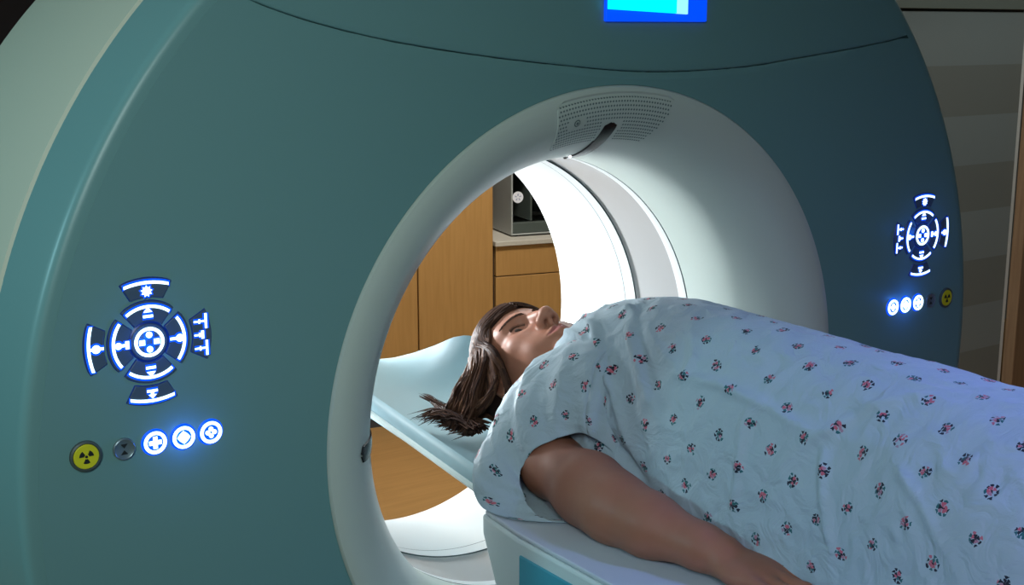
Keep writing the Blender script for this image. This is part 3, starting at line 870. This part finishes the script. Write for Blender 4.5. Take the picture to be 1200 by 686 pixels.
# lips
for sx in (-1, 1):
    hc((sx * .0065, .0945, -.0615), (sx * .024, .0845, -.0675), .0055, .0030, .004)
    hc((0, .0935, -.0735), (sx * .020, .0855, -.0710), .0068, .0032, .005)
hc((-.022, .0895, -.0680), (0, .1005, -.0672), .0013, .0016, .0016, 'sub'); hc((0, .1005, -.0672), (.022, .0895, -.0680), .0016, .0013, .0016, 'sub')
# ears
for sx in (-1, 1): he((sx * .072, -.008, -.008), (.008, .017, .030), .006); he((sx * .080, -.004, -.006), (.005, .009, .016), .004, 'sub')
V, Q = surface_nets(B.F, xs, ys, zs)
del B.F
def smooth_np(V, Q, it, w=.5):
    E_ = np.concatenate([Q[:, [0, 1]], Q[:, [1, 2]], Q[:, [2, 3]], Q[:, [3, 0]]])
    n = len(V); deg = np.bincount(E_.ravel(), minlength=n)
    for _ in range(it):
        acc = np.zeros_like(V)
        for a in range(3):
            acc[:, a] = np.bincount(E_[:, 0], V[E_[:, 1], a], n) + np.bincount(E_[:, 1], V[E_[:, 0], a], n)
        V = V + w * (acc / np.maximum(deg, 1)[:, None] - V)
    return V
V = smooth_np(V, Q, 1, .5)
me = mesh_np('person', V, Q); me.materials.append(M['skin'])
Hloc = hl(V)
def sstep(a, b, x): t_ = np.clip((x - a) / (b - a), 0, 1); return t_ * t_ * (3 - 2 * t_)
ax_ = np.abs(Hloc[:, 0])
zu = -.0590 - ax_ * .28; zl = -.0795 + ax_ * .42
lip = sstep(0, .003, zu - Hloc[:, 2]) * sstep(0, .003, Hloc[:, 2] - zl) * sstep(.07, .082, Hloc[:, 1]) * (1 - sstep(.022, .027, ax_))
a_ = me.attributes.new('lip', 'FLOAT', 'POINT'); a_.data.foreach_set('value', lip.astype(np.float32))
person = link('person', me, None, True, 0, 180)
tag(person, 'woman lying on her back on the scanner couch in a floral print gown', 'person')
def skin_y(x, z):
    m_ = (np.abs(Hloc[:, 0] - x) < .0028) & (np.abs(Hloc[:, 2] - z) < .0028)
    return float(Hloc[m_, 1].max()) if m_.any() else .08
# eyes
for sx in (-1, 1):
    c = hw(sx * .0315, .0680, -.0002); r = .0130 * HS; mb = MB(); rows = []
    fwd = Vector(HR @ np.array([0, .92, -.38])).normalized(); a1 = fwd.cross(Vector((1, .1, 0))).normalized(); a2 = fwd.cross(a1)
    for i in range(17):
        th = PI * i / 16 + 1e-4; mb.cur = 0
        rows.append([Vector(c) + fwd * (r * math.cos(th)) + (a1 * math.cos(2 * PI * k / 24) + a2 * math.sin(2 * PI * k / 24)) * (r * math.sin(th)) for k in range(24)])
    mb.cur = 1; mb.grid(rows[:7], closev=True); mb.cur = 0; mb.grid(rows[6:], closev=True)
    mb.build('eye', [M['eye'], M['iris']], person, fix=False)
    # eyebrow of short hairs, each rooted on the skin
    mb = MB()
    for k in range(44):
        f = (k % 22) / 21; x = sx * (.009 + .040 * f); zc = .0150 + .0065 * math.sin(f * PI * .72) + (.0022 if k >= 22 else -.0012) * (1 - .6 * f)
        p0 = hw(x, skin_y(x, zc) - .0004, zc); x1 = x + sx * .0055; z1 = zc + .0028 - .0030 * f; p1 = hw(x1, skin_y(x1, z1) + .0004, z1)
        mb.tube([p0, (p0 + p1) / 2 + HR @ np.array([0, .0010, 0]), p1], [.0006, .0007, .0002], 5)
    mb.build('eyebrow', M['brow'], person)
    mb = MB()
    for k in range(22):
        f = k / 21; x = sx * (.0185 + .0265 * f); zc = -.0018 + .0056 * math.sin(.25 + f * (PI - .5)); y = skin_y(x, zc + .0012)
        p0 = hw(x, y - .0012, zc + .0004); p1 = hw(x + sx * .0022 * (f - .3), y + .0016, zc + .0012); p2 = hw(x + sx * .0036 * (f - .3), y + .0036, zc + .0032)
        mb.tube([p0, p1, p2], [.0007, .0005, .0001], 4)
    mb.build('eyelashes', M['brow'], person)

# hair: close cap plus locks
hb = SDF(np.arange(-.10, .12, .0026), np.arange(.05, .325, .0026), np.arange(-.135, .14, .0026))
hb.ellipsoid(hw(0, -.014, .037), np.array((.079, .096, .079)) * HS, .01, 'add', HR)
hb.ellipsoid(hw(0, .032, .052), np.array((.0675, .063, .0600)) * HS, .02, 'add', HR)
hb.ellipsoid(hw(0, -.045, -.03), np.array((.066, .055, .07)) * HS, .02, 'add', HR)
for sx in (-1, 1):
    nX = HR @ (np.array([sx * .42, .76, -.60]) / np.linalg.norm([.42, .76, .60])); p0 = hw(0, .0950, .042)
    hb.apply(lambda X, Y, Zz: -((X - p0[0]) * nX[0] + (Y - p0[1]) * nX[1] + (Zz - p0[2]) * nX[2]), (-.1, .05, -.14), (.12, .33, .14), .008, 'sub')
hV, hQ = surface_nets(hb.F, hb.xs, hb.ys, hb.zs); hV = smooth_np(hV, hQ, 3)
hm = MB(); hm.add(hV, hQ.tolist())
strand = list(np.full(len(hV), .12))
rnd = random.Random(3)
from mathutils.bvhtree import BVHTree
hk = np.where(V[:, 1] > .04)[0]; qk = Q[(V[Q[:, 0], 1] > .05)]
rm_ = -np.ones(len(V), int); rm_[hk] = np.arange(len(hk))
bvh = BVHTree.FromPolygons([tuple(p) for p in np.concatenate([hV, V[hk]])], hQ.tolist() + (rm_[qk] + len(hV)).tolist())
cen_ = Vector(hw(0, -.01, .03))
def pushed(p, gap):
    p = Vector(p); d = p - cen_; l = d.length; d.normalize()
    h = bvh.ray_cast(cen_ + d * .3, -d)
    if h[0] is not None:
        t_ = (h[0] - cen_).length + gap
        if l < t_: p = cen_ + d * t_
    return p
def lock(pts, r0, tone, n=5, seg=4, flat=.6, push=True, tip=.82):
    P = catmull(pts, seg); L = len(P); v0 = len(hm.v)
    if push:
        gap = .0004 + .0034 * rnd.random(); P = [pushed(p, gap) if i < L * .72 else p for i, p in enumerate(P)]
    rad = [r0 * (.55 + .6 * math.sin(PI * min(1, .25 + .6 * i / L))) * (1 - max(0, (i / (L - 1) - tip) / (1 - tip)) * .88) for i in range(L)]
    hm.tube(P, rad, n, flat); strand.extend([tone] * (len(hm.v) - v0))
def scalp(az, el, lift=.004):     # direction on the cranium, local
    d = np.array([math.cos(el) * math.sin(az), math.cos(el) * math.cos(az), math.sin(el)])
    r = 1 / math.sqrt((d[0] / .081) ** 2 + (d[1] / .097) ** 2 + (d[2] / .0875) ** 2)
    return np.array([0, -.014, .037]) + d * (r + lift)
for i in range(1150):
    side = 1 if rnd.random() < .78 else -1       # local +x is the near side
    f = 1 - rnd.random() ** 1.25; g = lambda k: rnd.gauss(0, k)
    m = lambda a, b: a + (b - a) * f
    # combed from a centre parting, over the temple and ear, back down to the head holder
    front = rnd.random() < .22
    if front: f = .25 * rnd.random()
    phi = R_(m(8, 165)); lift = 1.0
    def on(psi, k=1.):
        psi = R_(psi); return np.array([0, -.014, .037]) + k * np.array([side * math.sin(psi) * .0815, math.cos(psi) * math.cos(phi) * .099, math.cos(psi) * math.sin(phi) * .080])
    pts = [on(2 + 3 * rnd.random()), on(24), on(46)]
    if front: pts += [np.array([side * .0800, .046 + .01 * rnd.random(), -.006]), np.array([side * .083, .028, -.036]), np.array([side * .084, -.018, -.052 + g(.006)]), np.array([side * .082, -.075, -.030 + g(.01)])]
    else: pts += [np.array([side * m(.079, .070), m(.040, -.085), m(-.004, .062)]), np.array([side * (m(.086, .080) + .004 * rnd.random()), m(.0, -.074), m(-.016, .058)]),
                 np.array([side * (m(.086, .078) + .008 * rnd.random()), m(-.055, -.096), m(.040, .100) + g(.008)])]
    o0 = np.array([0, -.014, .03]); pts = [hw(*(o0 + (p - o0) * 1.035 + [g(.0014), g(.0014), g(.0014)])) for p in pts]
    bx = pts[-1]
    if side > 0 and not front:
        e1 = np.array([bx[0] + .004 + g(.010), .300 + .036 * rnd.random(), -.080 + .012 * rnd.random()])
        e2 = np.array([e1[0] + g(.016), e1[1] + .012 + .03 * rnd.random(), -.094 + .012 * rnd.random()])
        pts += [e1, e2]
    lock(pts, .0020 + .0014 * rnd.random(), min(1, max(0, rnd.gauss(.40, .27))))
for i in range(560):       # outer layer hanging straight from the crown to the holder
    k = 1 - 1.9 * rnd.random(); g = lambda a: rnd.gauss(0, a)
    phi = R_(48 + 38 * k); ps = R_(30 + 18 * rnd.random())
    p0_ = hw(*(np.array([0, -.014, .037]) + 1.05 * np.array([math.sin(ps) * .0815, math.cos(ps) * math.cos(phi) * .099, math.cos(ps) * math.sin(phi) * .080])))
    pts = [p0_, np.array([-.078 + g(.002), .232 + .036 * k, .020 - .026 * k]), np.array([-.084 + g(.003), .246 + .036 * k, -.022 - .008 * k]),
           np.array([-.082 + g(.004), .262 + .038 * k, -.058 + g(.003)]), np.array([-.076 + g(.006), .280 + .040 * k, -.088 + g(.004)]), np.array([-.070 + g(.010), .296 + .044 * k, -.096 + g(.004)])]
    lock(pts, .0018 + .0012 * rnd.random(), min(1, max(0, rnd.gauss(.45, .27))))
# the loose end trailing over the edge of the holder
for i in range(170):
    f = rnd.random()
    a = np.array([-.070 - .03 * rnd.random(), .20 + .06 * rnd.random(), -.080 + .016 * rnd.random()])
    b = np.array([-.074 - .026 * rnd.random(), .276 + .03 * rnd.random(), -.077 + .015 * rnd.random()])
    c = np.array([-.068 - .012 * rnd.random(), .318 + .06 * f, -.072 + .006 * rnd.random()])
    pts = [a, (a + b) / 2 + np.array([rnd.gauss(0, .004), 0, .008 * rnd.random()]), b, c]
    if f > .85: pts.append(c + np.array([.004, .035, -.002]))
    lock(pts, .0012 + .0009 * rnd.random(), min(1, max(0, rnd.gauss(.2, .16))), push=False, tip=.35)
hair = hm.build('hair', M['hair'], person, angle=180, fix=False)
a_ = hair.data.attributes.new('strand', 'FLOAT', 'POINT'); a_.data.foreach_set('value', np.array(strand, np.float32))
tag(hair, 'long loose brown hair spread over the head holder')

# gown: trunk sheet with arc-length cloth coordinates
TAB = [  # y, centre x, near half width, far half width, top z, bottom z, exponent
    (.092, .012, .070, .080, .088, -.02, 2.2), (.065, .016, .096, .115, .112, -.05, 2.2), (.03, .024, .118, .145, .137, -.09, 2.2),
    (-.02, .03, .130, .160, .153, -.097, 2.2), (-.10, .03, .126, .165, .163, -.098, 2.2), (-.20, .03, .124, .165, .163, -.098, 2.2),
    (-.35, .03, .126, .17, .160, -.098, 2.25), (-.50, .03, .135, .18, .156, -.098, 2.3), (-.70, .03, .17, .195, .152, -.098, 2.4), (-1.0, .03, .18, .195, .135, -.098, 2.5)]
TABn = np.array(catmull(TAB, 8))
def tabrow(y):
    return [np.interp(-y, -TABn[:, 0], TABn[:, k]) for k in range(1, 7)]
gys = np.linspace(.092, -1.0, 300); NV = 200
P = np.zeros((len(gys), NV, 3))
tv = np.linspace(0, PI, NV)
for i, y in enumerate(gys):
    xc, an, af, zt, zb, e = tabrow(y)
    cx_, sx2 = np.cos(tv), np.sin(tv)
    a = np.where(cx_ > 0, an, af)
    X = xc - np.sign(cx_) * a * np.abs(cx_) ** (2 / e)
    Zv = zb + (zt - zb) * np.abs(sx2) ** (2 / e)
    P[i] = np.stack([X, np.full(NV, y), Zv], 1)
# even spacing along each section
for i in range(len(gys)):
    d = np.concatenate([[0], np.cumsum(np.linalg.norm(np.diff(P[i], axis=0), axis=1))]); s = np.linspace(0, d[-1], NV)
    P[i] = np.stack([np.interp(s, d, P[i][:, k]) for k in range(3)], 1)
UVg = np.zeros((len(gys), NV, 2))
for i in range(len(gys)):
    d = np.concatenate([[0], np.cumsum(np.linalg.norm(np.diff(P[i], axis=0), axis=1))]); mid = np.argmin(np.abs(P[i][:, 0] - .03) + (P[i][:, 2] < 0) * 9)
    UVg[i, :, 1] = d - d[mid] + 3; UVg[i, :, 0] = -gys[i] + 3
def normals(P):
    du = np.gradient(P, axis=0); dv = np.gradient(P, axis=1); n = np.cross(du, dv); n /= np.linalg.norm(n, axis=2)[..., None] + 1e-9
    return n
Nn = normals(P)
if Nn[150, NV // 2, 2] < 0: Nn = -Nn
def seg_dist(P, poly):
    best = np.full(P.shape[:-1], 9.); par = np.zeros(P.shape[:-1]); L = len(poly) - 1
    for i in range(L):
        a, b = np.array(poly[i]), np.array(poly[i + 1]); ab = b - a
        t_ = np.clip(((P - a) @ ab) / (ab @ ab), 0, 1); d = np.linalg.norm(P - a - t_[..., None] * ab, axis=-1)
        m = d < best; best[m] = d[m]; par[m] = ((i + t_) / L)[m]
    return best, par
FOLDS = []
def fold_disp(P):
    disp = np.zeros(P.shape[:-1])
    for poly, amp, w in FOLDS:
        d, t_ = seg_dist(P, poly); taper = np.clip(np.minimum(t_, 1 - t_) / .2, 0, 1)
        disp += 1.5 * amp * np.exp(-(d / (w * .85)) ** 2) * (.25 + .75 * taper)
    return disp
def noise_disp(P):
    sh = P.shape[:-1]; out = np.zeros(sh); flat = P.reshape(-1, 3); o_ = np.zeros(len(flat))
    for i, p in enumerate(flat):
        v = Vector(p)
        a = noise.noise(v * 9. + Vector((3, 1, 7))); b = noise.noise(Vector((v.x * 34 + v.y * 16, v.y * 22 - v.x * 14, v.z * 26)) + Vector((9, 4, 2)))
        c2 = noise.noise(v * 60)
        o_[i] = .0045 * a + .0026 * (1 - 2 * abs(b)) + .0006 * c2
    return o_.reshape(sh)
FOLDS += [([(-.068, .036, .059), (-.084, -.024, .033), (-.089, -.095, -.002), (-.091, -.185, -.046)], -.010, .012),
          ([(-.03, .02, .125), (-.038, -.012, .12), (-.056, -.049, .10), (-.076, -.099, .056), (-.088, -.142, .0)], .008, .008),
          ([(-.05, .03, .095), (-.06, -.01, .09), (-.078, -.06, .06)], -.005, .008),
          ([(.0, -.02, .15), (-.016, -.066, .145), (-.055, -.121, .104), (-.08, -.193, .034)], .0065, .008),
          ([(-.01, -.06, .148), (-.04, -.11, .12), (-.07, -.165, .07)], -.005, .010),
          ([(-.081, -.56, .085), (-.094, -.602, .063), (-.116, -.653, .028)], .006, .007),
          ([(-.075, -.421, .068), (-.064, -.453, .094), (-.04, -.49, .124), (-.016, -.538, .141), (-.018, -.585, .141)], .0055, .008),
          ([(-.071, -.448, .079), (-.088, -.47, .03), (-.101, -.497, -.026)], .0045, .008),
          ([(.005, -.155, .159), (-.043, -.213, .121), (-.063, -.213, .086)], .004, .007),
          ([(-.058, -.191, .097), (-.056, -.28, .101), (-.059, -.36, .094), (-.069, -.44, .082)], .0045, .008),
          ([(-.081, -.605, .088), (-.068, -.643, .11), (-.057, -.70, .123)], .004, .008),
          ([(-.062, -.33, .087), (-.082, -.338, .03), (-.093, -.338, -.031)], .0045, .008)]
def pleats(P):
    s_ = .9 * P[..., 0] - .43 * P[..., 1]
    wob = .006 * np.sin(P[..., 1] * 31 + P[..., 0] * 17) + .004 * np.sin(P[..., 2] * 40 + 1)
    ph = (s_ + wob) / .027 * PI
    win = np.clip((.085 - P[..., 1]) / .03, 0, 1) * np.clip((P[..., 1] + .24) / .14, 0, 1) * np.clip((.10 - P[..., 0]) / .06, 0, 1) * np.clip((P[..., 2] + .06) / .08, 0, 1)
    return .0075 * np.clip((.150 - P[..., 2]) / .03, 0, 1) * (1 - np.abs(np.sin(ph))) ** 3.2 * win * (.55 + .45 * np.sin(ph * .37 + 1.1) ** 2)
Pd = P + Nn * (pleats(P) + fold_disp(P) + noise_disp(P) * np.clip((Pz := P[..., 2] + .1) / .05, .0, 1))[..., None]
gm = MB(); gm.grid(Pd.tolist())
uvs = list(map(tuple, UVg.reshape(-1, 2)))
# sleeves
HEM = [(-.11, -.085, .0), (-.145, -.05, -.012), (-.174, -.022, -.05), (-.187, -.045, -.079), (-.190, -.078, -.094), (-.172, -.112, -.1005), (-.10, -.13, -.095), (-.08, -.12, -.04)]
SR0 = [(-.055, -.06, .10), (-.055, .02, .095), (-.06, .07, .06), (-.06, .085, .0), (-.07, .09, -.06), (-.06, .05, -.095), (-.05, -.06, -.095), (-.03, -.09, 0)]
SR1 = [(-.092, -.07, .07), (-.115, .0, .055), (-.14, .055, .02), (-.158, .075, -.03), (-.162, .07, -.08), (-.15, .02, -.0995), (-.09, -.08, -.0995), (-.06, -.1, -.01)]
SR05 = [(-.078, -.065, .092), (-.090, .012, .083), (-.105, .072, .046), (-.115, .092, -.01), (-.12, .09, -.07), (-.11, .04, -.0985), (-.07, -.07, -.0985), (-.05, -.1, 0)]
SR2 = [(-.11, -.08, .03), (-.135, -.02, .025), (-.165, .025, -.01), (-.205, .020, -.058), (-.230, .0, -.095), (-.208, -.062, -.1005), (-.1, -.11, -.0985), (-.075, -.115, -.02)]
def sleeve(mirror=False):
    rings = [SR0, SR05, SR1, SR2, HEM]
    K = 12
    dense = np.array([catmull(r, K, True) for r in rings])      # 5 x 96 x 3
    cols = [catmull(dense[:, j], 14) for j in range(dense.shape[1])]
    S = np.transpose(np.array(cols), (1, 0, 2))
    n = np.gradient(S, axis=0); dv = np.roll(S, -1, 1) - np.roll(S, 1, 1); nn = np.cross(n, dv); nn /= np.linalg.norm(nn, axis=2)[..., None] + 1e-9
    cen = S.mean(1, keepdims=True)
    if ((S - cen) * nn).sum() < 0: nn = -nn
    ph = np.linspace(0, 2 * PI, S.shape[1], endpoint=False)[None, :]; ff = np.linspace(0, 1, S.shape[0])[:, None]
    disp = ff * (.004 * np.sin(ph * 5 + 2 * ff + .6) + .0022 * np.sin(ph * 11 + 1.5)) + np.sin(ff * PI) ** .6 * .0055 * (1 - np.abs(np.sin(ph * 4.5 + .8 * np.sin(3 * ff)))) ** 2.2 + noise_disp(S) * .8
    disp *= np.clip((S[..., 2] + .101) / .02, 0, 1)
    S = S + nn * disp[..., None]
    if mirror: S[..., 0] = 2 * .03 + .004 - S[..., 0]
    nu, nv = S.shape[:2]
    uu = np.concatenate([[0], np.cumsum(np.linalg.norm(np.diff(S[:, 12], axis=0), axis=1))])
    rowlen = np.linalg.norm(np.roll(S, -1, 1) - S, axis=2).mean(0); vv = np.concatenate([[0], np.cumsum(rowlen)])
    S2 = np.concatenate([S, S[:, :1]], 1)
    gm.grid(S2.tolist())
    for i in range(nu):
        for j in range(nv + 1): uvs.append((1.02 + uu[i], 1.5 + vv[j]))
sleeve(); sleeve(True)
gown = gm.build('hospital_gown', M['gown'], person, angle=180, fix=True)
ul = gown.data.uv_layers.new(name='cloth')
li = np.zeros(len(gown.data.loops), np.int32); gown.data.loops.foreach_get('vertex_index', li)
ul.data.foreach_set('uv', np.array(uvs, np.float32)[li].ravel())
sol = gown.modifiers.new('cloth_thickness', 'SOLIDIFY'); sol.thickness = .0012; sol.offset = -1
tag(gown, 'pale blue cotton hospital gown with small pink and dark flower clusters')

# ------------------------------------------------------------------ LIGHT
def area(name, loc, target, size, power, color, shape='DISK', sy=None, spread=180):
    l = bpy.data.lights.new(name, 'AREA'); l.energy = power; l.color = color; l.shape = shape; l.size = size
    if sy: l.size_y = sy
    l.spread = R_(spread)
    o = bpy.data.objects.new(name, l); C.objects.link(o); o.location = loc
    o.rotation_euler = (Vector(target) - Vector(loc)).to_track_quat('-Z', 'Y').to_euler()
    return o
area('bore_lamp', (.05, 1.40, -.17), (.18, .25, .10), .16, 14.5, (.92, .97, 1.0), spread=100)
area('bore_wall_fill', (-.25, .47, -.205), (.33, .58, .10), .06, .34, (.93, .98, 1.0), spread=140)  # added light, hidden from the camera, to whiten the bore's right wall
area('head_fill', (-.42, 1.05, .32), (.0, .2, .05), .10, .7, (.95, .98, 1.0), spread=34)  # narrow beam added to light the temple and cheek
area('gantry_key', (-1.7, -1.9, 1.25), (-.72, 0, .28), .8, 4.4, (.84, 1.0, .96), spread=68)  # added key light aimed at the gantry's left side, no ceiling fixture
area('cabinet_fill', (1.0, 1.5, 1.6), (1.35, 2.6, -.5), .5, 58, (1.0, .95, .88))  # added overhead light to brighten the cabinets, no fixture modelled
area('partition_fill', (3.2, .4, 1.6), (2.9, 1.6, .0), .6, 12, (.95, 1.0, .97))  # added light to lift the dark partition bands
area('rim_lamp', (-2.6, .5, .9), (-.8, .1, .3), .22, 14, (.45, .90, 1.0))
area('blue_side_fill', (1.3, -.30, .85), (.12, -.66, .1), .3, .8, (.25, .40, 1.0), spread=60)  # added blue light on the body, no monitor stands here
area('blue_fill', (-1.45, -2.0, .95), (.12, -1.0, .02), .5, 1.3, (.52, .42, 1.0), spread=48)
sl = bpy.data.lights.new('blue_spot', 'SPOT'); sl.energy = 66; sl.color = (.22, .31, 1.0); sl.spot_size = R_(50); sl.spot_blend = .9; sl.shadow_soft_size = .12  # added spot to tint the gown blue
so = bpy.data.objects.new('blue_spot', sl); C.objects.link(so); so.location = (.55, -1.25, 1.55)
so.rotation_euler = (Vector((.06, -.86, .1)) - Vector((.55, -1.25, 1.55))).to_track_quat('-Z', 'Y').to_euler()
for sx in (-.663, .671):
    l = bpy.data.lights.new('pad_halo_glow', 'POINT'); l.energy = .042; l.color = (.02, .18, 1.0); l.shadow_soft_size = .004  # point lights floating before the pads, added for their blue halo
    o = bpy.data.objects.new('pad_halo_glow', l); C.objects.link(o); o.location = (sx, -.028, .186)
    o = o.copy(); C.objects.link(o); o.location = (sx + (.033 if sx < 0 else -.033), -.022, .071)
w = bpy.data.worlds.new('world'); bpy.context.scene.world = w; w.use_nodes = True
w.node_tree.nodes['Background'].inputs[0].default_value = (.35, .5, .52, 1); w.node_tree.nodes['Background'].inputs[1].default_value = .05

# ------------------------------------------------------------------ CAMERA
cd = bpy.data.cameras.new('camera'); cam = bpy.data.objects.new('camera', cd); C.objects.link(cam)
yaw, pit = 0.6128, 0.2044
yaw, pit = R_(35.109), R_(11.7105)
c, s = math.cos(yaw), math.sin(yaw)
Rv = Vector((c, -s, 0)); Fv = Vector((s * math.cos(pit), c * math.cos(pit), -math.sin(pit))); Uv = Rv.cross(Fv)
cam.matrix_world = Matrix(((Rv.x, Uv.x, -Fv.x, -1.123), (Rv.y, Uv.y, -Fv.y, -1.35), (Rv.z, Uv.z, -Fv.z, .5269), (0, 0, 0, 1)))
cd.sensor_width = 36; cd.lens = 36 * 1500 / 1200; cd.clip_start = .02
sc = bpy.context.scene; sc.camera = cam
sc.view_settings.view_transform = 'Standard'; sc.view_settings.look = 'None'; sc.view_settings.gamma = 1; sc.view_settings.exposure = 0
sc.view_settings.use_curve_mapping = False
